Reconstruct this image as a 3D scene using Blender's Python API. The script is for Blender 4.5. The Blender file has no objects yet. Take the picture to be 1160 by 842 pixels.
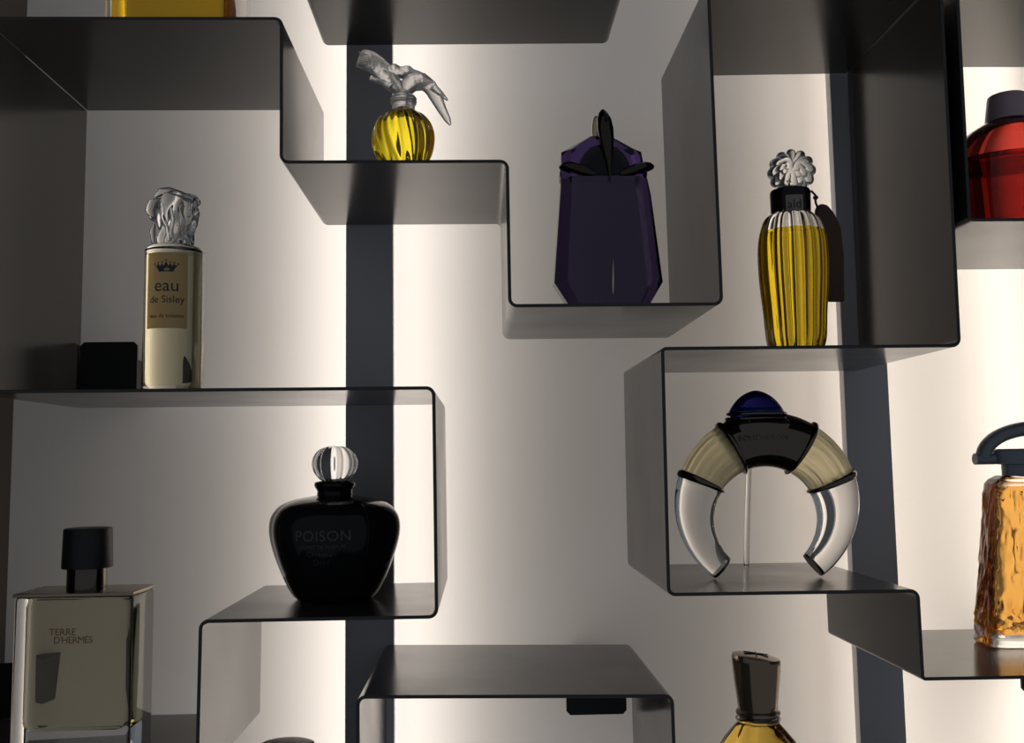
import bpy, bmesh, math, random
from mathutils import Vector, Matrix, noise
random.seed(4)
C = bpy.context.scene
PI = math.pi
# ------------------------------------------------------------------ camera
PITCH, YAW, ROLL, FPX, D = 0.0932068968, 0.0330463148, -0.0141918774, 1079.476, 0.2672
CAM = Vector((0, -1, 0))
FW = Vector((math.sin(YAW)*math.cos(PITCH), math.cos(YAW)*math.cos(PITCH), math.sin(PITCH)))
r0 = Vector((math.cos(YAW), -math.sin(YAW), 0)); u0 = r0.cross(FW)
RT = math.cos(ROLL)*r0 + math.sin(ROLL)*u0
UP = -math.sin(ROLL)*r0 + math.cos(ROLL)*u0
cd = bpy.data.cameras.new('camera'); cam = bpy.data.objects.new('camera', cd); C.collection.objects.link(cam)
cd.sensor_width = 36; cd.lens = FPX/1160*36; cd.clip_start = .01
cam.matrix_world = Matrix(((RT.x, UP.x, -FW.x, 0), (RT.y, UP.y, -FW.y, -1), (RT.z, UP.z, -FW.z, 0), (0, 0, 0, 1)))
C.camera = cam
# ------------------------------------------------------------------ world, exposure, lights
w = bpy.data.worlds.new('world'); C.world = w; w.use_nodes = True
w.node_tree.nodes['Background'].inputs[0].default_value = (.80, .88, 1.0, 1)
w.node_tree.nodes['Background'].inputs[1].default_value = .15
C.view_settings.view_transform = 'Standard'; C.view_settings.look = 'None'
C.view_settings.exposure = 0; C.view_settings.gamma = 1; C.view_settings.use_curve_mapping = False
cy = C.cycles
cy.max_bounces = 24; cy.transmission_bounces = 24; cy.glossy_bounces = 8; cy.diffuse_bounces = 5; cy.transparent_max_bounces = 16
cy.caustics_refractive = True; cy.caustics_reflective = True; cy.blur_glossy = .5; cy.sample_clamp_indirect = 4
cy.use_denoising = True
WALLY = D + .114
def strip_light(x, side, power, col=(1, .90, .81), y=D+.024, z=.1, h=1.9):
    l = bpy.data.lights.new('led_strip_light', 'AREA'); l.shape = 'RECTANGLE'; l.size = .006; l.size_y = h
    l.energy = power; l.color = col
    o = bpy.data.objects.new('led_strip_light', l); C.collection.objects.link(o)
    o.location = (x, y, z)
    # local -Z faces sideways and a little to the wall; local Y is vertical
    zdir = Vector((-side, -.55, 0)).normalized(); ydir = Vector((0, 0, 1)); xdir = ydir.cross(zdir)
    o.matrix_world = Matrix(((xdir.x, ydir.x, zdir.x, x), (xdir.y, ydir.y, zdir.y, y), (xdir.z, ydir.z, zdir.z, z), (0, 0, 0, 1)))
POST1 = (-.1795, -.1165); POST2 = (.4905, .5515); ADDED_POST = (.800, .862)
strip_light(POST1[0]+.016, -1, 1.75); strip_light(POST1[1]-.016, 1, 1.65)
strip_light(POST2[0]+.018, -1, .55, (1, .86, .72)); strip_light(POST2[1]-.016, 1, 1.2, (1, .87, .74))
strip_light(ADDED_POST[0]+.018, -1, 1.9, (1, .87, .74))  # extra strip light on an unseen post, added to brighten the right side
# ------------------------------------------------------------------ helpers
def at(x, y, Y):
    d = FW + (x-580)/FPX*RT - (y-421)/FPX*UP
    t = (Y+1)/d.y
    return Vector((t*d.x, Y, t*d.z))
def mpp(x, y, Y): return (at(x+1, y, Y)-at(x, y, Y)).length

def mat(name, col, rough=.4, metal=0, trans=0, ior=1.45, spec=.5, coat=0, noise_r=0, bump=0, bscale=400, emit=None):
    m = bpy.data.materials.new(name); m.use_nodes = True
    nt = m.node_tree; b = nt.nodes['Principled BSDF']
    b.inputs['Base Color'].default_value = (*col, 1); b.inputs['Roughness'].default_value = rough
    b.inputs['Metallic'].default_value = metal; b.inputs['IOR'].default_value = ior
    b.inputs['Transmission Weight'].default_value = trans; b.inputs['Specular IOR Level'].default_value = spec
    b.inputs['Coat Weight'].default_value = coat
    if noise_r or bump:
        tc = nt.nodes.new('ShaderNodeTexCoord'); n = nt.nodes.new('ShaderNodeTexNoise')
        nt.links.new(tc.outputs['Object'], n.inputs['Vector'])
    if noise_r:
        n.inputs['Scale'].default_value = 9; n.inputs['Detail'].default_value = 5
        mr = nt.nodes.new('ShaderNodeMapRange')
        mr.inputs['To Min'].default_value = rough-noise_r; mr.inputs['To Max'].default_value = rough+noise_r
        mr.inputs['From Min'].default_value = .3; mr.inputs['From Max'].default_value = .7
        nt.links.new(n.outputs['Fac'], mr.inputs['Value']); nt.links.new(mr.outputs['Result'], b.inputs['Roughness'])
    if bump:
        n.inputs['Scale'].default_value = bscale; n.inputs['Detail'].default_value = 3
        bp = nt.nodes.new('ShaderNodeBump'); bp.inputs['Strength'].default_value = bump; bp.inputs['Distance'].default_value = .001
        nt.links.new(n.outputs['Fac'], bp.inputs['Height']); nt.links.new(bp.outputs['Normal'], b.inputs['Normal'])
    return m
M = {}
M['wall'] = mat('white wall paint', (.80, .79, .77), .75, bump=.03, bscale=600)
M['shelf'] = mat('dark anodised sheet', (.032, .030, .029), .20, noise_r=.04, ior=1.5)
M['post'] = mat('dark post lacquer', (.62, .61, .63), .35, noise_r=.04)
M['bracket'] = mat('black bracket steel', (.012, .012, .012), .45)
M['cab'] = mat('dark cabinet side', (.030, .024, .020), .4, noise_r=.05)
M['glass'] = mat('clear glass', (.97, .97, .96), 0, trans=1, ior=1.5)
M['crystal'] = mat('crystal', (.90, .90, .90), .02, trans=1, ior=1.55)
M['frost'] = mat('frosted glass', (.80, .80, .80), .36, trans=.93, bump=.5, bscale=260, ior=1.45)
M['liq_yellow'] = mat('yellow perfume', (1.0, .82, .03), 0, trans=1, ior=1.03)
M['liq_deep'] = mat('deep yellow perfume', (.86, .62, .02), 0, trans=1, ior=1.03)
M['liq_pale'] = mat('pale perfume', (.90, .85, .62), 0, trans=1, ior=1.03)
M['liq_smoke'] = mat('greenish pale perfume', (.78, .74, .58), 0, trans=1, ior=1.03)
M['liq_amber'] = mat('amber perfume', (.80, .43, .10), 0, trans=1, ior=1.03)
M['liq_honey'] = mat('honey perfume', (1.0, .68, .13), 0, trans=1, ior=1.03)
M['purple'] = mat('purple glass', (.05, .036, .095), .03, trans=1, ior=1.5)
M['red'] = mat('red glass', (.46, .045, .03), .02, trans=1, ior=1.45)
M['plum'] = mat('plum plastic', (.42, .31, .36), .35)
M['blackglass'] = mat('black glass', (.012, .012, .014), .14, ior=1.45, spec=.3)
M['blackplastic'] = mat('black plastic', (.012, .012, .014), .42)
M['greyplastic'] = mat('dark grey metal cap', (.22, .24, .28), .35, metal=.3)
M['chrome'] = mat('polished dark metal', (.15, .13, .105), .08, metal=1)
M['darkmetal'] = mat('blackened metal', (.07, .06, .05), .10, metal=1)
M['satin'] = mat('satin glass', (.46, .44, .41), .4, trans=.3)
M['shoulder'] = mat('highlight purple glass', (.11, .06, .25), .03, trans=1, ior=1.5)  # same purple glass made brighter, shoulder highlights put into its colour
M['gold'] = mat('pale gold metal', (.70, .56, .36), .14, metal=1)
M['bronze'] = mat('brushed bronze', (.42, .34, .25), .28, metal=1)
M['blue'] = mat('blue cabochon', (.03, .03, .28), .05, trans=.6, ior=1.5)
M['ribbed'] = mat('ribbed frosted yellow glass', (.80, .73, .48), .32, trans=.9, ior=1.35)
M['label'] = mat('gold paper label', (.66, .50, .27), .5, trans=.45, ior=1.05)
M['ink'] = mat('dark ink', (.03, .04, .035), .4)
M['ink_red'] = mat('brown red ink', (.22, .09, .05), .5)
M['ink_pale'] = mat('dim silver print', (.10, .09, .075), .3, metal=.6)
M['leather'] = mat('brown tag', (.09, .045, .032), .6)
M['cap_brown'] = mat('smoky cap', (.30, .22, .15), .14, metal=.75)

def link(name, me, m, parent=None):
    o = bpy.data.objects.new(name, me); C.collection.objects.link(o)
    if m: me.materials.append(m)
    if parent: o.parent = parent
    return o
def finish(bm, name, smooth=35):
    bmesh.ops.recalc_face_normals(bm, faces=bm.faces)
    me = bpy.data.meshes.new(name); bm.to_mesh(me); bm.free()
    if smooth:
        for p in me.polygons: p.use_smooth = True
        me.set_sharp_from_angle(angle=math.radians(smooth))
    return me
def obj(name, bm, m, parent=None, smooth=35, label=None):
    o = link(name, finish(bm, name, smooth), m, parent)
    if label: o['label'] = label
    return o
def thing(name, label, cat, loc, group=None):
    o = bpy.data.objects.new(name, None); C.collection.objects.link(o); o.empty_display_size = .02
    o.location = loc; o['label'] = label; o['category'] = cat
    if group: o['group'] = group
    return o
def tag(o, label, cat, group=None):
    o['label'] = label; o['category'] = cat
    if group: o['group'] = group
    return o
def structure(o): o['kind'] = 'structure'; return o

def add_box(bm, x0, x1, y0, y1, z0, z1, bev=0):
    t = bmesh.new(); bmesh.ops.create_cube(t, size=1)
    for v in t.verts:
        v.co = Vector(((x0+x1)/2+v.co.x*(x1-x0), (y0+y1)/2+v.co.y*(y1-y0), (z0+z1)/2+v.co.z*(z1-z0)))
    if bev: bmesh.ops.bevel(t, geom=t.edges[:], offset=bev, segments=3, affect='EDGES', profile=.5)
    me = bpy.data.meshes.new('t'); t.to_mesh(me); t.free(); bm.from_mesh(me); bpy.data.meshes.remove(me)
def add_loft(bm, rings, closed_path=False, caps=True):
    vr = [[bm.verts.new(p) for p in r] for r in rings]
    n = len(vr[0]); L = len(vr)
    for i in range(L if closed_path else L-1):
        a, b = vr[i], vr[(i+1) % L]
        for j in range(n):
            bm.faces.new((a[j], a[(j+1) % n], b[(j+1) % n], b[j]))
    if caps and not closed_path:
        bm.faces.new(vr[0][::-1]); bm.faces.new(vr[-1])
def lathe(prof, seg=64, rf=None, cx=0, cy=0, sy=1):
    """prof: (r, z) bottom to top; rf(theta, z, r) scales the radius"""
    bm = bmesh.new(); rings = []
    for r, z in prof:
        ring = []
        for k in range(seg):
            a = 2*PI*k/seg; q = r*(rf(a, z, r) if rf else 1)
            ring.append((cx+q*math.cos(a), cy+q*math.sin(a)*sy, z))
        rings.append(ring)
    add_loft(bm, rings); return bm
def smooth_prof(pts, n=8):
    """Catmull-Rom through (r, z) points"""
    out = []
    P = [pts[0]]+list(pts)+[pts[-1]]
    for i in range(1, len(P)-2):
        for k in range(n):
            t = k/n; o = []
            for c in (0, 1):
                a, b, d, e = P[i-1][c], P[i][c], P[i+1][c], P[i+2][c]
                o.append(.5*((2*b)+(-a+d)*t+(2*a-5*b+4*d-e)*t*t+(-a+3*b-3*d+e)*t**3))
            lo, hi = sorted((P[i][1], P[i+1][1])); out.append((max(o[0], .00005), min(hi, max(lo, o[1]))))
    out.append(pts[-1]); return out
def add_tube(bm, pts, rad, seg=12, sq=1):
    """a tube through 3-D points, rad a number or one per point"""
    pts = [Vector(p) for p in pts]; rings = []
    ref = Vector((0, 1, 0))
    for i, p in enumerate(pts):
        d = (pts[min(i+1, len(pts)-1)]-pts[max(i-1, 0)]).normalized()
        if abs(d.dot(ref)) > .95: ref = Vector((1, 0, 0))
        s = d.cross(ref).normalized(); u = s.cross(d).normalized()
        r = rad[i] if isinstance(rad, (list, tuple)) else rad
        rings.append([p+s*r*math.cos(2*PI*k/seg)+u*r*sq*math.sin(2*PI*k/seg) for k in range(seg)])
    add_loft(bm, rings)
def add_prism(bm, poly, y0, y1, bev=0):
    t = bmesh.new()
    a = [t.verts.new((x, y0, z)) for x, z in poly]; b = [t.verts.new((x, y1, z)) for x, z in poly]
    n = len(poly); t.faces.new(a); t.faces.new(b[::-1])
    for i in range(n): t.faces.new((a[i], b[i], b[(i+1) % n], a[(i+1) % n]))
    if bev: bmesh.ops.bevel(t, geom=t.edges[:], offset=bev, segments=2, affect='EDGES')
    me = bpy.data.meshes.new('t'); t.to_mesh(me); t.free(); bm.from_mesh(me); bpy.data.meshes.remove(me)
def ellipsoid(bm, c, r, rot=None, seg=24):
    t = bmesh.new(); bmesh.ops.create_uvsphere(t, u_segments=seg, v_segments=seg//2, radius=1)
    for v in t.verts:
        p = Vector((v.co.x*r[0], v.co.y*r[1], v.co.z*r[2]))
        if rot: p = rot @ p
        v.co = p+Vector(c)
    me = bpy.data.meshes.new('t'); t.to_mesh(me); t.free(); bm.from_mesh(me); bpy.data.meshes.remove(me)
def text_bm(s, size, align='CENTER', extrude=.0001, spacing=1.0):
    cu = bpy.data.curves.new('t', 'FONT'); cu.body = s; cu.size = size; cu.align_x = align; cu.extrude = extrude
    cu.space_character = spacing; cu.resolution_u = 3
    o = bpy.data.objects.new('t', cu); C.collection.objects.link(o)
    bpy.context.view_layer.update()
    me = bpy.data.meshes.new_from_object(o.evaluated_get(bpy.context.evaluated_depsgraph_get()))
    bm = bmesh.new(); bm.from_mesh(me)
    bpy.data.objects.remove(o); bpy.data.curves.remove(cu); bpy.data.meshes.remove(me)
    return bm
def stand_text(bm, x, y, z, sx=1):
    """letters upright in the XZ plane, facing -Y"""
    for v in bm.verts: v.co = Vector((x+v.co.x*sx, y-v.co.z, z+v.co.y))
    return bm
def wrap_text(bm, r, a0, z, sx=1, sy=1):
    """letters wrapped round a vertical cylinder at angle a0 (0 = facing -Y, positive to +X)"""
    bmesh.ops.subdivide_edges(bm, edges=[e for e in bm.edges if e.calc_length() > .003], cuts=2)
    for v in bm.verts:
        a = a0+v.co.x*sx/r; q = r+.0002+v.co.z
        v.co = Vector((q*math.sin(a), -q*math.cos(a)*sy, z+v.co.y))
    return bm
def join(bms):
    b = bms[0]
    for c in bms[1:]:
        me = bpy.data.meshes.new('t'); c.to_mesh(me); c.free(); b.from_mesh(me); bpy.data.meshes.remove(me)
    return b
class Bot:
    """local frame of one bottle: base centre at pixel column xc, standing on height zb at depth Y"""
    def __init__(s, xc, yb, zb, Y):
        s.Y = Y; s.zb = zb; s.xc = xc; p = at(xc, yb, Y); s.loc = Vector((p.x, Y, zb)); s.k = mpp(xc, yb, Y)
    def z(s, y, dy=0): return at(s.xc, y, s.Y+dy).z-s.zb
    def x(s, x, y, dy=0): return at(x, y, s.Y+dy).x-s.loc.x
    def xz(s, x, y, dy=0):
        p = at(x, y, s.Y+dy); return (p.x-s.loc.x, p.z-s.zb)
    def prof(s, L): return [(w*s.k, s.z(y) if y is not None else 0.0) for w, y in L]
# ------------------------------------------------------------------ the setting
bm = bmesh.new(); add_box(bm, -.69, 1.9, WALLY, WALLY+.02, -1.0, 1.3)
structure(obj('wall_back', bm, M['wall'], smooth=0))
bm = bmesh.new(); add_box(bm, -.70, -.667, -.12, WALLY-.0005, -1.0, 1.3)
structure(obj('wall_left', bm, M['cab'], smooth=0))

# posts: channel in front, narrow spine behind that carries the light strips
def post(x0, x1, label):
    t = thing('support_post', label, 'post', ((x0+x1)/2, D+.002, -1.0), 'support posts on the white wall')
    h = (x1-x0)/2
    bm = bmesh.new(); add_box(bm, -h, h, 0, .016, 0, 2.3, .0008); obj('face_channel', bm, M['post'], t)
    for z in (.12, 2.1):
        bm = bmesh.new(); add_box(bm, -.012, .012, .0162, WALLY-D-.0022, z, z+.05); obj('standoff', bm, M['bracket'], t, 0)
post(*POST1, 'dark vertical post left of the centre, behind the black apple-shaped bottle')
post(*POST2, 'dark vertical post on the right, behind the ring-shaped bottle box')
post(*ADDED_POST, 'unseen post added beyond the right edge to carry an extra strip light')  # added out of view, only for the glow of its strip light

TH = .0036
def ribbon(path, rad=.008, th=TH, y0=0.0, y1=D):
    """bent sheet: path of (x, z[, bend radius]) points, rounded at the bends"""
    P = [Vector((p[0], p[1])) for p in path]; R = [p[2] if len(p) > 2 else rad for p in path]
    c = [(P[0], (P[1]-P[0]).normalized())]
    for i in range(1, len(P)-1):
        a = (P[i]-P[i-1]).normalized(); b = (P[i+1]-P[i]).normalized()
        turn = a.x*b.y-a.y*b.x; ang = math.acos(max(-1, min(1, a.dot(b)))); L = R[i]*math.tan(ang/2)
        s = P[i]-a*L; sg = 1 if turn > 0 else -1
        cen = s+Vector((-a.y, a.x))*sg*R[i]
        N = 8
        for k in range(N+1):
            th_ = sg*ang*k/N; v = s-cen
            q = Vector((v.x*math.cos(th_)-v.y*math.sin(th_), v.x*math.sin(th_)+v.y*math.cos(th_)))
            d = Vector((a.x*math.cos(th_)-a.y*math.sin(th_), a.x*math.sin(th_)+a.y*math.cos(th_)))
            c.append((cen+q, d))
    c.append((P[-1], (P[-1]-P[-2]).normalized()))
    e = .0005; bm = bmesh.new(); rings = []
    for p, d in c:
        n = Vector((-d.y, d.x)); h = th/2
        sec = [(-h+e, y0), (h-e, y0), (h, y0+e), (h, y1-e), (h-e, y1), (-h+e, y1), (-h, y1-e), (-h, y0+e)]
        rings.append([(p.x+n.x*o, y, p.y+n.y*o) for o, y in sec])
    add_loft(bm, rings); return bm
S = 'shelf'
def shelf(path, label, **k):
    o = obj('meander_shelf', ribbon(path, **k), M['shelf'], None, 30)
    return tag(o, label, 'shelf')
h = TH/2
shelf([(-.662, -.317-h), (-.2895, -.317-h, .004), (-.288, -.157-h), (-.048, -.157-h), (-.0495, .079-h), (-.529, .0803-h, .003), (-.5295, .4805-h)],
      'dark bent metal shelf carrying the tall pale bottle and the black apple bottle')
shelf([(-.5270, .4828-h), (-.2115, .4828-h), (-.2105, .323-h), (.0312, .323-h), (.0318, .1655-h), (.2585, .1655-h), (.2558, .528), (.5135, .532)],
      'dark stepped metal shelf carrying the bird-topped bottle and the purple bottle')
shelf([(.5170, .532), (.5142, .118-h), (.1935, .118-h, .004), (.1925, -.139-h, .007), (.4548, -.140-h), (.4552, -.230-h, .003), (.95, -.232-h)],
      'dark bent metal shelf on the right holding the ring-shaped bottle inside its square box')
shelf([(.82, .60), (.82, .541), (.5355, .541, .003), (.5335, .2555-h, .005), (.95, .2555-h)],
      'dark metal shelf at the right edge under the red dome bottle')
shelf([(-.2105, .62), (-.2105, .5725), (.1810, .5755), (.1810, .62)],
      'dark wide metal shelf at the top centre, seen from below')
shelf([(-.49, -.47), (-.1275, -.47), (-.1285, -.2355-h), (.1930, -.2415-h), (.1945, -.47), (.66, -.47)],
      'dark metal shelf shaped like a table at the bottom centre, seen from above')

def bracket(x0, x1, z0, z1, up, label):
    """chamfered black plate at the back edge of a shelf with a stub fixed to the wall"""
    t = thing('mounting_bracket', label, 'bracket', ((x0+x1)/2, D-.004, z0), 'black brackets at the back of the shelves')
    w = (x1-x0)/2; H = z1-z0; c = .005
    poly = [(-w, 0), (w, 0), (w, H-c), (w-c, H), (-w+c, H), (-w, H-c)] if up else [(-w, H), (-w, c), (-w+c, 0), (w-c, 0), (w, c), (w, H)]
    bm = bmesh.new(); add_prism(bm, poly, 0, .003); obj('plate', bm, M['bracket'], t, 0)
    bm = bmesh.new(); add_box(bm, -w*.7, w*.7, .0032, WALLY-D+.0038, H*.25, H*.75); obj('wall_stub', bm, M['bracket'], t, 0)
bracket(-.5265, -.4520, .0806, .1632, True, 'black chamfered bracket plate beside the pale tall bottle')
bracket(.1060, .1840, -.3285, -.2458, False, 'black chamfered bracket plate hanging under the bottom centre shelf')
bracket(.7060, .7860, -.3130, -.2358, False, 'black bracket plate under the shelf of the amber embossed bottle')
bracket(-.6300, -.5500, -.3165, -.2480, True, 'black bracket plate seen through the large rectangular bottle at lower left')

# ------------------------------------------------------------------ 1 big square bottle top left (only its foot in frame)
def slab_bottle(t, w, d, H, liq, wall=.006, base=.02, rad=.012, bev=.003, lev=.012):
    bm = bmesh.new(); add_box(bm, -w, w, -d, d, 0, H, bev); obj('glass_body', bm, M['glass'], t)
    bm = bmesh.new(); add_box(bm, -w+wall, w-wall, -d+wall, d-wall, base, H-lev, rad); obj('perfume', bm, liq, t)
yb = .085
p0, p1 = at(118, 10, .03), at(254, 10, .03)
t = thing('perfume_bottle', 'large square bottle of yellow perfume on the top left shelf, only its foot in view', 'perfume bottle', ((p0.x+p1.x)/2, .09, .4830))
slab_bottle(t, (p1.x-p0.x)/2, .058, .16, mat('dark yellow perfume', (.80, .50, .015), 0, trans=1, ior=1.03), wall=.005, base=.006, rad=.006)
bm = lathe([(.016, .1602), (.016, .185), (.022, .186), (.022, .225), (.0, .226)][:4]); obj('cap', bm, M['blackplastic'], t)

# ------------------------------------------------------------------ 2 tall pale bottle with sculpted crystal cap
B = Bot(195.5, 430, .0810, .062)
t = thing('perfume_bottle', 'tall round bottle of pale perfume with gold label and lumpy crystal stopper', 'perfume bottle', B.loc)
R_ = 33.2*B.k; zt = B.z(281)
bm = lathe([(R_-.003, 0), (R_-.0005, .001), (R_, .003), (R_, zt-.006), (R_-.0008, zt-.003), (R_-.003, zt-.001), (R_-.006, zt), (.012, zt+.0005)], 72); obj('glass_body', bm, M['glass'], t)
bm = lathe([(R_-.006, .0075), (R_-.0035, .009), (R_-.0026, .011), (R_-.0026, zt-.009)], 72); obj('perfume', bm, M['liq_pale'], t)
# gold label wrapped on the front left
bm = bmesh.new(); z0, z1 = B.z(372, -.03), B.z(286, -.03); a0, a1 = math.radians(-39), math.radians(43); N = 24; ra, rb = R_+.00015, R_+.0004
ring = []
for k in range(N+1):
    a = a0+(a1-a0)*k/N; ring.append([(q*math.sin(a), -q*math.cos(a), z) for q, z in ((ra, z0), (rb, z0), (rb, z1), (ra, z1))])
add_loft(bm, ring); lab = obj('label_sheet', bm, M['label'], t)
am = math.radians(3); k = B.k
tx = join([wrap_text(text_bm('eau', 20*k), rb, am, B.z(330, -.03), 1.0), wrap_text(text_bm('de Sisley', 11.5*k), rb, am, B.z(343, -.03)),
           wrap_text(text_bm('eau de toilette', 6.6*k), rb, am, B.z(360, -.03))])
obj('lettering', tx, M['ink'], lab, 0)
bm = bmesh.new()                        # crown emblem
cw = 13*k; n = 24
for i in range(n+1):
    u = -1+2*i/n
vals = [(-.62, -.5), (.62, -.5), (.75, .0), (1.0, .45), (.8, .35), (.68, .62), (.5, .25), (.35, .7), (.2, .3), (0, .95), (-.2, .3), (-.35, .7), (-.5, .25), (-.68, .62), (-.8, .35), (-1.0, .45), (-.75, .0)]
vs = [bm.verts.new((x*cw, y*cw*.62, 0)) for x, y in vals]; bm.faces.new(vs)
for u, v in [(-1, .6), (-.68, .75), (-.35, .82), (0, 1.1), (.35, .82), (.68, .75), (1, .6)]:
    bmesh.ops.create_circle(bm, cap_ends=True, segments=8, radius=.075*cw, matrix=Matrix.Translation((u*cw, v*cw*.62, 0)))
bmesh.ops.triangulate(bm, faces=bm.faces[:])
bmesh.ops.solidify(bm, geom=bm.faces[:], thickness=.00012)
obj('crown_emblem', wrap_text(bm, rb, am-.02, B.z(304, -.03)), M['ink'], lab, 0)
# sculpted crystal: twisted lumpy column with a side lobe and a winged right corner
bm = bmesh.new(); rings = []; seg = 56
tab = [(280, 195, 20), (274, 195.5, 20.5), (266, 196, 19.5), (256, 196.5, 20), (246, 197, 22), (238, 198, 24.5), (231, 198.5, 25), (225, 198, 22.5), (221, 196.5, 17), (219, 195, 10), (218.3, 195, 3)]
tab2 = smooth_prof([(b_, a_) for a_, b_, c_ in tab], 4); tab3 = smooth_prof([(c_, a_) for a_, b_, c_ in tab], 4)
for (cxp, yp), (hw, _) in zip(tab2, tab3):
    z = B.z(yp); f = (281-yp)/63; ring = []
    for j in range(seg):
        a = 2*PI*j/seg
        q = 1+.13*math.sin(4*a+3.2*f)+.08*math.sin(7*a-4*f+1)+.10*noise.noise(Vector((math.cos(a)*1.6, math.sin(a)*1.6, f*5)))
        q *= .92
        ring.append(((cxp-195.5)*B.k+hw*B.k*q*math.cos(a), hw*B.k*.85*q*math.sin(a), z))
    rings.append(ring)
add_loft(bm, rings); st = obj('stopper', bm, M['crystal'], t, 28)
def relief(name, pts, radii, m, par, dy=-.014, lab=None, sq=1):
    bm = bmesh.new(); P3 = []
    for q in pts:
        x, z = B.xz(q[0], q[1]); P3.append((x, q[2] if len(q) > 2 else dy, z))
    add_tube(bm, P3, [r*B.k for r in radii], 12, sq); return obj(name, bm, m, par, 60, lab)
relief('lobe', [(184, 228), (177, 233), (174, 241), (177, 250), (181, 254)], [2, 6, 6, 4, 1], M['crystal'], st, -.010)
relief('lobe', [(179, 256), (177, 265), (178, 278)], [1.5, 3.5, 2.5], M['crystal'], st, -.012)
relief('lobe', [(180, 226), (186, 221), (196, 220), (208, 224), (219, 229), (222, 233)], [2, 5, 5, 4.5, 4.5, 2], M['crystal'], st, -.012)
relief('lobe', [(222, 230), (223, 243), (222, 255), (217, 268)], [3, 5, 4, 2], M['crystal'], st, -.004)
relief('lobe', [(210, 237), (212, 252), (213, 268), (217, 279)], [1.5, 3, 3.5, 2.5], M['crystal'], st, -.017)
relief('lobe', [(190, 236), (190, 250), (195, 262), (198, 277)], [1.5, 3, 2.5, 2], M['crystal'], st, -.018)
relief('lobe', [(200, 240), (202, 254), (199, 268), (203, 278)], [1.5, 2.5, 3, 2], M['crystal'], st, -.018)

# ------------------------------------------------------------------ 3 round ribbed bottle with a frosted pair of doves
B = Bot(457.5, 181, .3233, .045)
t = thing('perfume_bottle', 'small round yellow bottle with swirled ribs and frosted doves as stopper', 'perfume bottle', B.loc)
K = B.k
cz = B.z(149); Rb = 35.5*K
def ball_prof(R, zc, zlo, zhi, n=22):
    out = []
    a0 = math.asin(max(-1, (zlo-zc)/R)); a1 = math.asin(min(1, (zhi-zc)/R))
    for i in range(n+1):
        a = a0+(a1-a0)*i/n; out.append((R*math.cos(a), zc+R*math.sin(a)))
    return out
swirl = lambda amp, n, tw: (lambda a, z, r: 1-amp*(.5+.5*math.cos(n*a+tw*(z-cz)/Rb)))
pr = smooth_prof([(21*K, 0), (25*K, .0012), (29.5*K, B.z(182)), (33.5*K, B.z(173)), (36*K, B.z(161)), (35.8*K, B.z(152)), (33.5*K, B.z(144)), (29*K, B.z(137)), (23*K, B.z(131.5)), (16*K, B.z(127.5)), (12*K, B.z(124.5))])
bm = lathe(pr, 180, swirl(.05, 11, 2.2)); obj('glass_body', bm, M['glass'], t, 60)
pr = smooth_prof([(19*K, .0028), (26*K, B.z(184)), (30.5*K, B.z(173)), (33*K, B.z(161)), (32.6*K, B.z(152)), (30.3*K, B.z(145)), (25.5*K, B.z(138.5)), (19*K, B.z(133.5)), (11*K, B.z(131))])
bm = lathe(pr, 180, swirl(.13, 11, 2.2)); obj('perfume', bm, M['liq_yellow'], t, 60)
bm = lathe([(11.5*K, B.z(124.2)), (13*K, B.z(123)), (12.8*K, B.z(119)), (14.6*K, B.z(117.5)), (15*K, B.z(115)), (14.2*K, B.z(113.5)), (15*K, B.z(112)), (13*K, B.z(109.5)), (8*K, B.z(109))], 40)
obj('collar', bm, M['frost'], t)
def V3(x, y, dy=0): a, b = B.xz(x, y); return Vector((a, dy, b))
bm = bmesh.new()
def blob(pts, radii, dy, sq=1, seg=14):
    P3 = [V3(p[0], p[1], p[2] if len(p) > 2 else dy) for p in pts]
    add_tube(bm, P3, [r*K for r in radii], seg, sq)
# left dove: body, tail fan and wing
blob([(455, 108), (450, 100), (441, 92), (432, 86), (424, 82)], [5, 9, 10, 7, 2], -.002)
blob([(456, 106), (461, 98), (468, 92), (478, 90), (488, 94)], [5, 10, 10, 8, 4], .002)
ellipsoid(bm, V3(447, 79, -.003), (6.5*K, 6*K, 5.5*K)); ellipsoid(bm, V3(461, 79, .002), (7.5*K, 6*K, 5.5*K))
blob([(438, 84), (450, 82), (462, 83), (478, 86)], [4, 7, 7, 4], 0)
blob([(423, 90), (421, 93), (428, 95), (436, 98), (444, 103)], [2, 3, 2.5, 3, 4], -.010)
# raised wing on the left: a flared fan
fan = []
def fan_ring(c, n, wdt, thk, k=20):
    n = Vector(n).normalized(); y = Vector((0, 1, 0)); return [Vector(c)+n*wdt*math.cos(2*PI*i/k)+y*thk*math.sin(2*PI*i/k) for i in range(k)]
for (x, y, nx, nz, wd, th_, dy) in [(449, 93, .6, .8, 10, 5, 0), (440, 84, .65, .75, 10, 5, -.001), (429, 76, .6, .8, 11.5, 4, -.002), (419, 70.5, .5, .85, 12.5, 3.5, -.004), (410.5, 68.5, .40, .92, 11.8, 4.5, -.006), (407.3, 69.5, .33, .94, 10.2, 5, -.007)]:
    fan.append(fan_ring(V3(x, y, dy), (nx, 0, nz), wd*K, th_*K))
add_loft(bm, fan)
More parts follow.
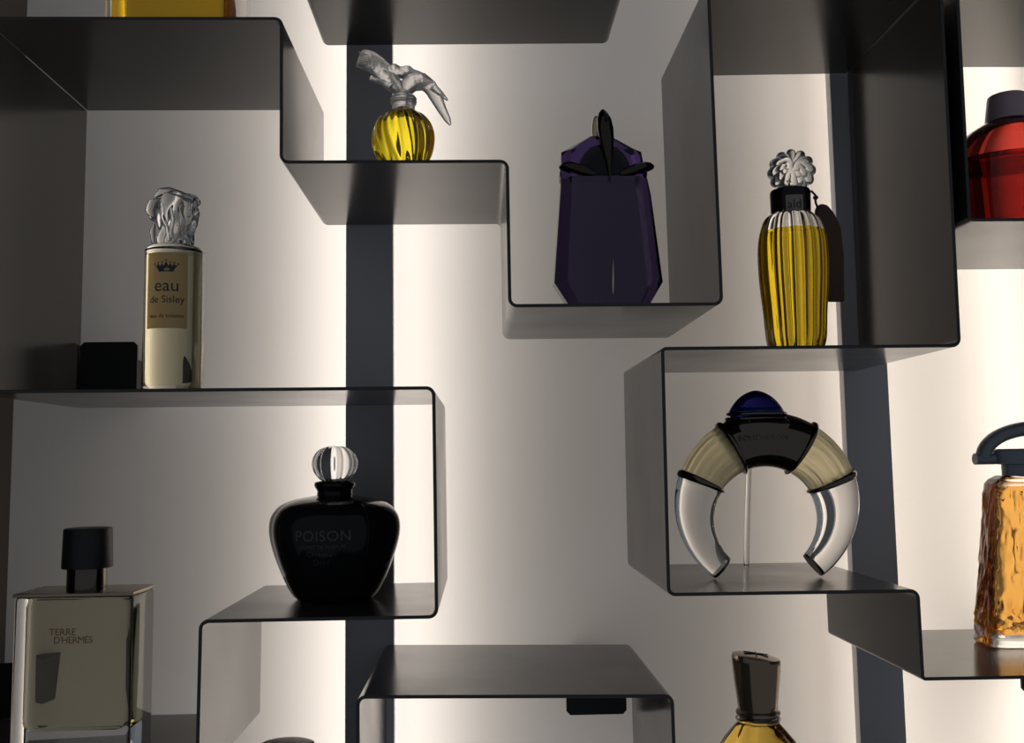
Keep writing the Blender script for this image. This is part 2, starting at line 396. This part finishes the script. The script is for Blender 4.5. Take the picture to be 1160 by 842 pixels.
# long wing on the right bending down to its tip
fan = []
for (x, y, nx, nz, wd, th_) in [(470, 92, 0, 1, 11, 6), (480, 92, .15, 1, 10.5, 5), (488, 99, .6, .8, 9, 4), (494, 109, .75, .6, 8, 3.5), (501, 124, .85, .5, 5.5, 3), (507, 135, .88, .45, 4, 2.5), (510, 141, .9, .4, 1.5, 1.5)]:
    fan.append(fan_ring(V3(x, y, .002), (nx, 0, nz), wd*K, th_*K))
add_loft(bm, fan)
blob([(490, 96), (499, 104), (507, 111.5)], [5, 3.5, 1.2], .006)
blob([(449, 105), (457, 104), (465, 105)], [3, 4.5, 3], 0)
dv = obj('dove_stopper', bm, M['frost'], t, 60)
rm = dv.modifiers.new('r', 'REMESH'); rm.mode = 'VOXEL'; rm.voxel_size = .0007; rm.use_smooth_shade = True
sm = dv.modifiers.new('s', 'SMOOTH'); sm.iterations = 3; sm.factor = .5
bm = bmesh.new()                         # feather ribs of the fan
for i in range(7):
    f = i/6; a = V3(408+6*f*(1-f), 64+13*f, -.0115); b = V3(418+3*f, 66+11*f, -.0092); add_tube(bm, [a, (a+b)/2, b], [.0007, .0007, .0003], 6)
obj('feather_ribs', bm, M['frost'], dv, 60)

# ------------------------------------------------------------------ 4 dark purple faceted bottle with a metal claw
B = Bot(689, 343, .1656, .055)
t = thing('perfume_bottle', 'dark purple faceted bottle with flared shoulders and a metal claw on top', 'perfume bottle', B.loc)
K = B.k
def facet_ring(hw, hd, z, cx=0, cut=.45):
    # eight-sided section: broad front, slanted front corners
    c = hw*cut*.5; e = hd*.55
    return [(cx-hw, -hd+e, z), (cx-hw+c, -hd, z), (cx+hw-c, -hd, z), (cx+hw, -hd+e, z), (cx+hw, hd-e, z), (cx+hw-c, hd, z), (cx-hw+c, hd, z), (cx-hw, hd-e, z)]
zs = 1.0
rings = []
for hw, hd, y, cx in [(42, 20, None, 0), (61, 25, 322, -.5), (51.5, 24, 225, -1.5), (49, 23, 206, -2.5)]:
    z = 0 if y is None else B.z(y); rings.append(facet_ring(hw*K, hd*K, z, cx*K))
bm = bmesh.new(); add_loft(bm, rings); obj('glass_body', bm, M['purple'], t, 12)
bm = bmesh.new()
add_loft(bm, [facet_ring(49*K, 19*K, B.z(205.5), -3*K), facet_ring(50*K, 20*K, B.z(199), -3*K), facet_ring(47*K, 20*K, B.z(190), -4*K), facet_ring(45.5*K, 19*K, B.z(175), -5*K),
              facet_ring(30*K, 15*K, B.z(166.5), -5.2*K), facet_ring(14*K, 10*K, B.z(157.5), -5.5*K)])
obj('shoulder', bm, M['shoulder'], t, 12)
bm = bmesh.new(); ellipsoid(bm, (-3*K, -.012, B.z(203)), (31*K, 12*K, 36*K))
for v in bm.verts:
    v.co.z = max(v.co.z, B.z(204))
obj('inner_dome', bm, M['blackglass'], t, 60, 'black rounded dome inside the purple shoulder')
bm = bmesh.new()                          # flaring lips left and right, dark metal
for s in (-1, 1):
    bm = bmesh.new()
    pts = []
    for f in range(9):
        u = f/8; x = 685.5+s*(14+38*u-0*u); y = 203-8*math.sin(u*2.2)*(.4+.6*u)-4*u*u
        pts.append((*B.xz(x, y), ))
    add_tube(bm, [(p[0], -.020+.010*(i/8)**2, p[1]) for i, p in enumerate(pts)], [q*K for q in (3, 4.5, 5.5, 6, 6.2, 6.2, 6, 5, 2.5)], 14, 1.4)
    obj('collar_lip', bm, M['darkmetal'], t, 60)
bm = bmesh.new()                          # claw: upright spearhead
rings = []
for y, hw, hd, cx, dy in [(214, .6, .6, 687.6, -27), (206, 1.4, 1.5, 687.3, -27), (192, 3.2, 3, 686.5, -26), (178, 6, 4.5, 685.5, -23), (164, 8.6, 6, 684.7, -18), (150, 9.6, 7, 684, -12), (138, 8.5, 7, 683.3, -7), (130, 5.6, 5, 682.8, -4), (126, 2.4, 2.5, 682.6, -3), (124.8, .4, .4, 682.6, -3)]:
    x, z = B.xz(cx, y)
    rings.append([(x+hw*K*math.cos(2*PI*i/24), dy*K+hd*K*math.sin(2*PI*i/24)*1.2, z) for i in range(24)])
add_loft(bm, rings); cl = obj('claw', bm, M['darkmetal'], t, 60)
bm = bmesh.new(); ellipsoid(bm, V3(0, 0) if 0 else Vector((*B.xz(676.5, 146), 0)).xzy+Vector((0, .004, 0)), (6*K, 5*K, 17*K)); obj('gold_back', bm, M['gold'], cl, 60, 'pale gold back of the claw')
bm = bmesh.new(); ellipsoid(bm, Vector((B.x(685, 138), -.0180, B.z(139))), (2.6*K, 1.6*K, 4.5*K)); obj('inset_stone', bm, M['blackglass'], cl, 60)
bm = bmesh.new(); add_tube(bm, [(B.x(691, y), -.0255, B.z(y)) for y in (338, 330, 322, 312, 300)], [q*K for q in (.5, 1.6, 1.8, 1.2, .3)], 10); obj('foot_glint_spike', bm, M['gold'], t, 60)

# ------------------------------------------------------------------ 5 fluted yellow bottle with a ribbed ball stopper
B = Bot(902, 388, .1180, .056)
t = thing('perfume_bottle', 'fluted bottle of bright yellow perfume with black collar and ribbed glass ball stopper', 'perfume bottle', B.loc)
K = B.k
flute = lambda amp, n=14, ph=0: (lambda a, z, r: 1-amp*(1-abs(math.cos(n*a/2+ph))))
out = smooth_prof([(29*K, 0), (33*K, B.z(384)), (35*K, B.z(355)), (38*K, B.z(320)), (38.8*K, B.z(290)), (37*K, B.z(268)), (31*K, B.z(250)), (23*K, B.z(243)), (19*K, B.z(240))])
bm = lathe(out, 168, flute(.08)); obj('glass_body', bm, M['glass'], t, 60)
inn = smooth_prof([(26*K, B.z(391)), (31*K, B.z(372)), (34*K, B.z(340)), (35.4*K, B.z(310)), (35.3*K, B.z(285)), (34*K, B.z(264))])
bm = lathe(inn, 168, flute(.07)); obj('perfume', bm, M['liq_deep'], t, 40)
bm = lathe([(21.5*K, B.z(243)), (22*K, B.z(242)), (22.5*K, B.z(219)), (21.5*K, B.z(216.5)), (12*K, B.z(216))], 64); co = obj('collar', bm, M['blackglass'], t)
# lighter taupe label on the collar with letters
bm = bmesh.new(); ring = []
for k in range(9):
    a = math.radians(-31+49*k/8); ring.append([(q*math.sin(a), -q*math.cos(a), z) for q, z in ((22.5*K, B.z(241, -.02)), (22.9*K, B.z(241, -.02)), (22.9*K, B.z(221, -.02)), (22.5*K, B.z(221, -.02)))])
add_loft(bm, ring); nl = obj('neck_label', bm, mat('taupe neck label', (.26, .22, .18), .4), co)
obj('lettering', wrap_text(text_bm('ald', 14*K), 23*K, math.radians(-7), B.z(236, -.02)), M['ink'], nl, 0)
# stopper: melon of twelve lobes whose axis points at the viewer and a little up-left
bm = bmesh.new(); c = Vector((B.x(896.5, 195), 0, B.z(195)))
axis = Vector((-.22, -.95, .12)).normalized(); q = axis.to_track_quat('Z', 'Y').to_matrix()
rings = []; n = 22
for i in range(1, n):
    ph = PI*i/n-PI/2; ring = []
    for j in range(144):
        a = 2*PI*j/144; lobe = .80+.20*abs(math.cos(6*a))**.6
        rr = 27*K*math.cos(ph)*(lobe if True else 1)
        ring.append(c+q @ Vector((rr*math.cos(a), rr*math.sin(a), 20*K*math.sin(ph))))
    rings.append(ring)
add_loft(bm, rings); obj('ball_stopper', bm, mat('cut crystal', (.93, .93, .92), .06, trans=1, ior=1.5), t, 60)
bm = bmesh.new(); add_tube(bm, [(B.x(915, 220), -.012, B.z(220)), (B.x(922, 222), -.004, B.z(222)), (B.x(926, 228), .006, B.z(228)), (B.x(932, 236), .012, B.z(236))], [1.3*K]*4, 8)
ellipsoid(bm, (B.x(924, 224), 0, B.z(224)), (3*K, 3*K, 2.6*K)); obj('cord', bm, M['ink'], t, 60)
bm = bmesh.new(); dy = .022
poly = [B.xz(x, y, dy) for x, y in [(923, 240), (925, 234), (930, 231), (937, 233), (945, 243), (952, 258), (955, 290), (956, 342), (938, 342), (934, 300), (930, 262)]]
poly = [(x, z) for x, z in poly]
add_prism(bm, poly, dy-.0025, dy+.0025, .001); obj('hanging_tag', bm, M['leather'], t, 30, 'dark brown tag on a cord')

# ------------------------------------------------------------------ 6 red dome bottle at the right edge
B = Bot(1149, 243, .2558, .088)
t = thing('perfume_bottle', 'squat red glass dome bottle with a dull plum cap at the right edge', 'perfume bottle', B.loc)
K = B.k
pr = smooth_prof([(60*K, 0), (66*K, .004), (69*K, B.z(215)), (69*K, B.z(192)), (67*K, B.z(184)), (60*K, B.z(168)), (47*K, B.z(153)), (30*K, B.z(142)), (20*K, B.z(137))])
bm = lathe(pr, 80, sy=.85); obj('glass_body', bm, M['red'], t, 60)
bm = lathe([(r*1.006+.0003, z) for r, z in smooth_prof([(69*K, B.z(192)), (68.8*K, B.z(189)), (68*K, B.z(186))], 3)], 80, sy=.85); obj('band', bm, M['red'], t, 60)
bm = lathe(smooth_prof([(50*K, .008), (60*K, .012), (63*K, B.z(212)), (62*K, B.z(196)), (55*K, B.z(190))]), 80, sy=.82); obj('perfume', bm, mat('red perfume', (.40, .16, .14), 0, trans=1, ior=1.03), t, 60)
bm = lathe([(24*K, B.z(139)), (24*K, B.z(136)), (20.5*K, B.z(112)), (20*K, B.z(110)), (19*K, B.z(109.3))], 48); obj('cap', bm, M['plum'], t)

# ------------------------------------------------------------------ 7 black apple bottle
B = Bot(379, 676, -.1568, .135)
t = thing('perfume_bottle', 'black apple-shaped bottle with clear round glass stopper in front of the left post', 'perfume bottle', B.loc)
K = B.k
lob = lambda a, z, r: 1-.06*(.5+.5*math.cos(4*(a-.35)))**4
pr = smooth_prof([(20*K, .001), (39*K, 0), (48*K, B.z(673)), (58*K, B.z(655)), (69*K, B.z(628)), (75*K, B.z(604)), (73.5*K, B.z(586)), (64*K, B.z(573)), (48*K, B.z(566)), (30*K, B.z(562.5)), (21*K, B.z(561))])
bm = lathe(pr, 128, lob); bd = obj('glass_body', bm, M['blackglass'], t, 60)
def seam(a_, amp=0):
    pts = []
    for r, z in pr[14:-6]:
        q = r*lob(a_, z, r)+.0002; pts.append((q*math.cos(a_), q*math.sin(a_), z))
    return pts
bm = bmesh.new(); add_tube(bm, seam(-PI*.29), .0006, 8); obj('shoulder_seam', bm, M['blackglass'], bd, 60)
bm = lathe(smooth_prof([(20*K, B.z(569)), (20.5*K, B.z(562)), (20*K, B.z(556)), (23*K, B.z(551)), (22.8*K, B.z(547)), (19*K, B.z(545)), (10*K, B.z(544.5))]), 48); obj('neck', bm, M['blackglass'], t)
bm = lathe(smooth_prof([(12*K, B.z(546.3)), (16*K, B.z(544)), (20*K, B.z(540.5)), (24.3*K, B.z(534)), (26.3*K, B.z(526)), (25*K, B.z(518.5)), (20.5*K, B.z(511.5)), (14*K, B.z(507.5)), (7*K, B.z(505.7)), (.5*K, B.z(505.2))]), 120, lambda a, z, r: 1-.05*(.5+.5*math.cos(12*a))); st = obj('ball_stopper', bm, M['glass'], t, 60)
def on_front(bm, cx, cy, extra=.0006):
    """push upright letters onto the curved front of the body"""
    x0, z0 = B.xz(cx, cy, -.07)
    bmesh.ops.subdivide_edges(bm, edges=[e for e in bm.edges if e.calc_length() > .003], cuts=1)
    for v in bm.verts:
        x = x0+v.co.x; z = z0+v.co.y
        r = 0
        for (r1, z1), (r2, z2) in zip(pr, pr[1:]):
            if z1 <= z <= z2 and z2 > z1: r = r1+(r2-r1)*(z-z1)/(z2-z1)
        a = -math.acos(max(-1, min(1, x/max(r, 1e-4))))
        r *= lob(a, z, r); v.co = Vector((x, -math.sqrt(max(0, r*r-x*x))-extra*.4-v.co.z, z))
    return bm
K2 = mpp(366, 608, .065)
tx = join([on_front(text_bm('POISON', 17*K2, spacing=1.05), 366, 613), on_front(text_bm('ESPRIT DE PARFUM', 6*K2), 366, 622),
           on_front(text_bm('Christian', 7.5*K2, spacing=1.2), 364, 631), on_front(text_bm('Dior', 9.5*K2, spacing=1.1), 364, 641)])
obj('lettering', tx, M['ink_pale'], bd, 0)

# ------------------------------------------------------------------ 8 ring-shaped bottle
B = Bot(868, 655, -.1382, .112)
t = thing('perfume_bottle', 'open ring-shaped bottle with blue cabochon top, ribbed yellow shoulders and clear glass legs', 'perfume bottle', B.loc)
K = B.k
CO = (868.5, 571, 105.0); CI = (867.5, 588, 57.5)
def ring_pt(phi):
    # phi from the top, clockwise; outer and inner points in pixels
    d = (math.sin(phi), -math.cos(phi)); c = (868, 579)
    def hit(C_):
        ox, oy = c[0]-C_[0], c[1]-C_[1]; b = ox*d[0]+oy*d[1]; cc = ox*ox+oy*oy-C_[2]**2
        return -b+math.sqrt(b*b-cc)
    return c, d, hit(CO), hit(CI)
def ring_sec(phi, grow=0.0, seg=36, rib=0, depth=.80):
    c, d, ro, ri = ring_pt(phi)
    pm = (ro+ri)/2; hw = (ro-ri)/2+grow
    out = []
    for k in range(seg):
        a = 2*PI*k/seg; m = 1+rib*math.cos(a*18)
        rad = pm+hw*m*math.cos(a)
        x, z = B.xz(c[0]+d[0]*rad, c[1]+d[1]*rad)
        out.append((x, hw*K*depth*m*math.sin(a), z))
    return out
def ring_part(a0, a1, grow=0, rib=0, n=24, seg=36, gf=None):
    bm = bmesh.new(); rings = []
    for i in range(n+1):
        f = i/n; rings.append(ring_sec(math.radians(a0+(a1-a0)*f), (gf(f) if gf else 0)+grow, seg, rib))
    add_loft(bm, rings); return bm
hump = lambda h_: (lambda f: h_*math.sin(PI*f)**.5)
obj('centre_housing', ring_part(-27, 27, -1, n=16, seg=48), M['chrome'], t, 60)
for s in (-1, 1):
    obj('housing_rim', ring_part(s*27, s*31, -1, gf=hump(3.5), n=8), M['chrome'], t, 60)
    obj('ribbed_shoulder', ring_part(s*31, s*64, -2, rib=.03, seg=144), M['ribbed'], t, 60)
    obj('shoulder_band', ring_part(s*64, s*69, -1, gf=hump(3), n=8), M['chrome'], t, 60)
    e = 137.6 if s > 0 else 140.5
    g = ring_part(s*69, s*e, -.5, n=32, seg=48, gf=lambda f: -1.5*f)
    lg = obj('glass_leg', g, M['glass'], t, 40)
    obj('end_cap', ring_part(s*e, s*(e+2.2), -2.2, n=2), M['chrome'], lg, 40)
low = min(v.co.z for o in C.objects if o.type == 'MESH' and (o.parent == t or (o.parent and o.parent.parent == t)) for v in o.data.vertices)
t.location.z = -.1387-low      # the tips of both legs rest on the shelf
# neck rings and cabochon on top
pn = [(44, 483), (43, 480), (40, 476), (37, 474)]
zc_ = lambda L: [(w*K, B.z(y)) for w, y in L]
bm = lathe(zc_([(32, 500), (42, 486), (41, 481), (38, 477), (35, 474.5)]), 64, cx=B.x(859, 480), sy=.7)
for v in bm.verts: v.co.x += 0
obj('top_housing', bm, M['chrome'], t, 60)
tor = bmesh.new()
for y, r in ((475, 34.5), (469.5, 33)):
    cx, z = B.xz(857, y); add_loft(tor, [[(cx+(r+1.8*math.cos(b))*K*math.cos(a), (r+1.8*math.cos(b))*K*.7*math.sin(a), z+1.9*K*math.sin(b)) for b in [2*PI*j/10 for j in range(10)]] for a in [2*PI*i/64 for i in range(64)]], True)
obj('neck_rings', tor, M['chrome'], t, 60)
bm = lathe(smooth_prof(zc_([(29, 474), (31.5, 468), (30, 464), (26, 458), (19.5, 451), (11, 445.6), (4, 443.2), (.5, 442.8)])), 64, cx=B.x(856.5, 460), sy=.7)
obj('blue_cabochon', bm, M['blue'], t, 60)
K2 = mpp(860, 500, .09)
tx = join([stand_text(text_bm('JAIPUR', 9*K2, spacing=1.3), B.x(866, 481, -.03), -.0258, B.z(482, -.03)), stand_text(text_bm('BOUCHERON', 8.5*K2, spacing=1.1), B.x(866, 496, -.03), -.0258, B.z(499, -.03))])
obj('lettering', tx, mat('engraved dark print', (.10, .09, .08), .35, metal=.8), t, 0)
a, b = at(845.5, 641, .245), at(848.5, 526, .135)
bm = bmesh.new(); a.z = -.1387; add_tube(bm, [a, a.lerp(b, .5), b], [.0036]*3, 20)
tag(obj('display_rod', bm, M['glass'], None, 60), 'thin clear acrylic rod propping up the ring-shaped bottle from behind', 'rod')

# ------------------------------------------------------------------ 9 large rectangular bottle, lower left
p0, p1 = at(14, 674, .06), at(151, 672, .06)
zt = p1.z; zb = -.3166
yback = .06
for i in range(400):
    q = at(177, 657, yback)
    if q.z < zt: pass
    if q.x <= p1.x: break
    yback += .0005
yback = min(yback, .20)
yc = (.06+yback)/2; hd = (yback-.06)/2; hw = (p1.x-p0.x)/2; H = zt-zb
t = thing('perfume_bottle', 'large clear rectangular bottle with bronze top plate and black cap at lower left', 'perfume bottle', ((p0.x+p1.x)/2, yc, zb))
bm = bmesh.new(); add_box(bm, -hw+.001, hw-.001, -hd+.001, hd-.001, 0, H-.003, .004); gb = obj('glass_body', bm, M['glass'], t)
bm = bmesh.new(); add_box(bm, -hw+.010, hw-.010, -hd+.010, hd-.010, .034, H-.006, .010); obj('perfume', bm, M['liq_smoke'], t)
bm = bmesh.new(); add_box(bm, -hw, hw, -hd, hd, H-.0028, H+.0005, .0006); obj('top_plate', bm, M['bronze'], t)
capx = at(99, 640, yc).x-(p0.x+p1.x)/2; kk = mpp(99, 640, yc)
zz = lambda y: at(99, y, yc).z-zb
bm = lathe([(21.5*kk, H+.0006), (21.5*kk, zz(641)), (19*kk, zz(640))], 64, cx=capx); obj('collar', bm, M['chrome'], t)
bm = lathe([(20*kk, zz(643)), (27*kk, zz(643)), (27.5*kk, zz(642)), (26.3*kk, zz(600)), (25.5*kk, zz(598.5)), (24*kk, zz(598))], 64, cx=capx); obj('cap', bm, M['blackplastic'], t)
k2 = mpp(80, 720, .06)
def lx(x, y): q = at(x, y, .06); return q.x-(p0.x+p1.x)/2, q.z-zb
a1_, b1_ = lx(55, 720.5); a2_, b2_ = lx(60, 729.5)
tx = join([stand_text(text_bm('TERRE', 11.2*k2, 'LEFT', spacing=.97), a1_, -hd+.0006, b1_), stand_text(text_bm("D'HERMÈS", 10.8*k2, 'LEFT', spacing=.90), a2_, -hd+.0006, b2_)])
obj('lettering', tx, M['ink_red'], gb, 0)

# ------------------------------------------------------------------ 10 amber bottle with smoky flared cap, bottom
B = Bot(862, 960, -.4698+.0, .12); B.zb = -.4678; B.loc.x = at(860, 842, .12).x; B.loc.z = -.4678; B.xc = 860
t = thing('perfume_bottle', 'amber bottle with smoky flared cap rising from the bottom edge', 'perfume bottle', B.loc)
K = mpp(860, 800, .12)
zz = B.z
tw = lambda a, z, r: 1-.05*(.5+.5*math.cos(9*a+40*z))
pr = smooth_prof([(52*K, 0), (60*K, .006), (64*K, zz(930)), (58*K, zz(880)), (44*K, zz(846)), (33*K, zz(830)), (23*K, zz(818)), (21*K, zz(813))])
bm = lathe(pr, 144, tw); obj('glass_body', bm, mat('thin clear glass', (.97, .96, .93), 0, trans=1, ior=1.18), t, 60)
bm = lathe([(r*.90, z*.985+.004) for r, z in pr[:-6]], 144, tw); obj('perfume', bm, M['liq_honey'], t, 60)
tor = bmesh.new()
for y, r in ((814, 22.5), (807, 22.0)):
    z = zz(y); add_loft(tor, [[((r+2.6*math.cos(b))*K*math.cos(a), (r+2.6*math.cos(b))*K*math.sin(a), z+3.2*K*math.sin(b)) for b in [2*PI*j/12 for j in range(12)]] for a in [2*PI*i/64 for i in range(64)]], True)
obj('neck_ring', tor, M['glass'], t, 60)
rings = []
for y, r, tilt in [(812, 19, 0), (806, 21.5, 0), (790, 23, 0), (770, 25.3, 0), (752, 26.8, .07), (746, 27, .11), (743.5, 26, .13), (742, 20, .13), (741, 8, .1)]:
    rings.append([(r*K*math.cos(a), r*K*math.sin(a), zz(y)-tilt*r*K*math.cos(a)) for a in [2*PI*i/96 for i in range(96)]])
bm = bmesh.new(); add_loft(bm, rings); cp = obj('cap', bm, M['cap_brown'], t, 35)
bm = bmesh.new(); zt_ = zz(741)
for i in range(3):
    a = i*PI/3+.3; d = Vector((math.cos(a), math.sin(a)*1.0, 0))*15*K
    add_tube(bm, [(-d.x, -d.y, zz(741.5)+.0004-(-d.x)*.12), (0, 0, zz(740.6)), (d.x, d.y, zz(741.5)+.0004-d.x*.12)], [.0006, .0010, .0006], 8)
obj('top_relief', bm, M['blackplastic'], cp, 60)

# ------------------------------------------------------------------ 11 embossed amber bottle, right edge
B = Bot(1188, 735, -.2300, .165)
t = thing('perfume_bottle', 'tall tapered amber bottle with embossed glass and grey looped handle cap at the right edge', 'perfume bottle', B.loc)
K = B.k
def sq_ring(hw, hd, z, n=15, p=5.0):
    out = []
    for i in range(n*4):
        a = 2*PI*i/(n*4); c, s = math.cos(a), math.sin(a)
        q = (abs(c)**p+abs(s)**p)**(-1/p); out.append((hw*q*c, hd*q*s, z))
    return out
bm = bmesh.new()
hs = [(75, .0), (77, .003), (76, .012), (73, B.z(690)), (64.5, B.z(620)), (58.5, B.z(560)), (56.5, B.z(547)), (52, B.z(542)), (44, B.z(538))]
def fine(hs, n=10):
    o = []
    for (a, b), (c, d) in zip(hs, hs[1:]):
        for i in range(n): o.append((a+(c-a)*i/n, b+(d-b)*i/n))
    return o+[hs[-1]]
def emboss(a, z, amt):
    # flower discs, arched ribs and stems pressed in the glass
    v = Vector((math.cos(a)*3, math.sin(a)*3, z*34)); n1 = noise.noise(v*5.5)
    cell = noise.cell(Vector((math.cos(a)*22, math.sin(a)*22, z*190)))
    disc = max(0, math.sin(z*38+.6))*max(0, math.cos(a*6+2.2))
    arch = max(0, math.cos(a*14+math.sin(z*42)*2.0))**3
    return amt*(.60*arch+.5*n1+.35*cell*disc)
seg = 60
rings = []
for hw, z in fine(hs):
    r = sq_ring(hw*K, hw*K*.36, z, 100); out = []
    inside = .012 < z < B.z(555)
    for x, y, zz_ in r:
        a = math.atan2(y, x); s = 1+(emboss(a, z, .05) if inside else 0); out.append((x*s, y*s, zz_))
    rings.append(out)
add_loft(bm, rings); obj('glass_body', bm, M['glass'], t, 60)
bm = bmesh.new(); rings = []
for hw, z in fine([(63, .014), (67, .02), (64.5, B.z(690)), (57, B.z(620)), (51, B.z(560)), (50, B.z(550))], 14):
    r = sq_ring(hw*K, hw*K*.30, z, 100); out = []
    for x, y, zz_ in r:
        a = math.atan2(y, x); s = 1-emboss(a+.2, z+.003, .12); out.append((x*s, y*s, zz_))
    rings.append(out)
add_loft(bm, rings); obj('perfume', bm, M['liq_amber'], t, 60)
bm = lathe([(40*K, B.z(540)), (40*K, B.z(526)), (49*K, B.z(525)), (49*K, B.z(510)), (46*K, B.z(508))], 64, sy=.45); cp = obj('cap', bm, M['greyplastic'], t)
bm = bmesh.new(); pts = []
for i in range(25):
    a = PI*i/24; pts.append((-61*K*math.cos(a), 0, B.z(518)+33*K*math.sin(a)*1.0))
add_tube(bm, pts, 8.2*K, 16)
obj('loop_handle', bm, M['greyplastic'], cp, 60)
for s in (-1, 1):
    bm = bmesh.new(); add_tube(bm, [(s*71*K, 0, B.z(519)), (s*49*K, 0, B.z(519))], 6.5*K, 20)
    obj('pivot', bm, M['greyplastic'], cp, 40)

# ------------------------------------------------------------------ 12 black cap peeking in at the bottom
B = Bot(325, 860, -.4678, .10); B.loc.x = at(325, 842, .10).x
t = thing('perfume_bottle', 'dark bottle whose rounded black cap just shows at the bottom edge', 'perfume bottle', B.loc)
K = B.k
zz = B.z
bm = lathe(smooth_prof([(48*K, 0), (52*K, .003), (52*K, .05), (46*K, .062), (26*K, .068)]), 64); obj('glass_body', bm, M['glass'], t, 60)
bm = lathe([(46*K, .008), (48*K, .012), (48*K, .048), (44*K, .056)], 64); obj('perfume', bm, M['liq_pale'], t, 60)
bm = lathe(smooth_prof([(22*K, .069), (27*K, .07), (29*K, .08), (31*K, zz(849)), (30*K, zz(843)), (24*K, zz(840.5)), (10*K, zz(838.7)), (.5*K, zz(838.4))]), 64, sy=.8); obj('cap', bm, M['blackplastic'], t, 60)
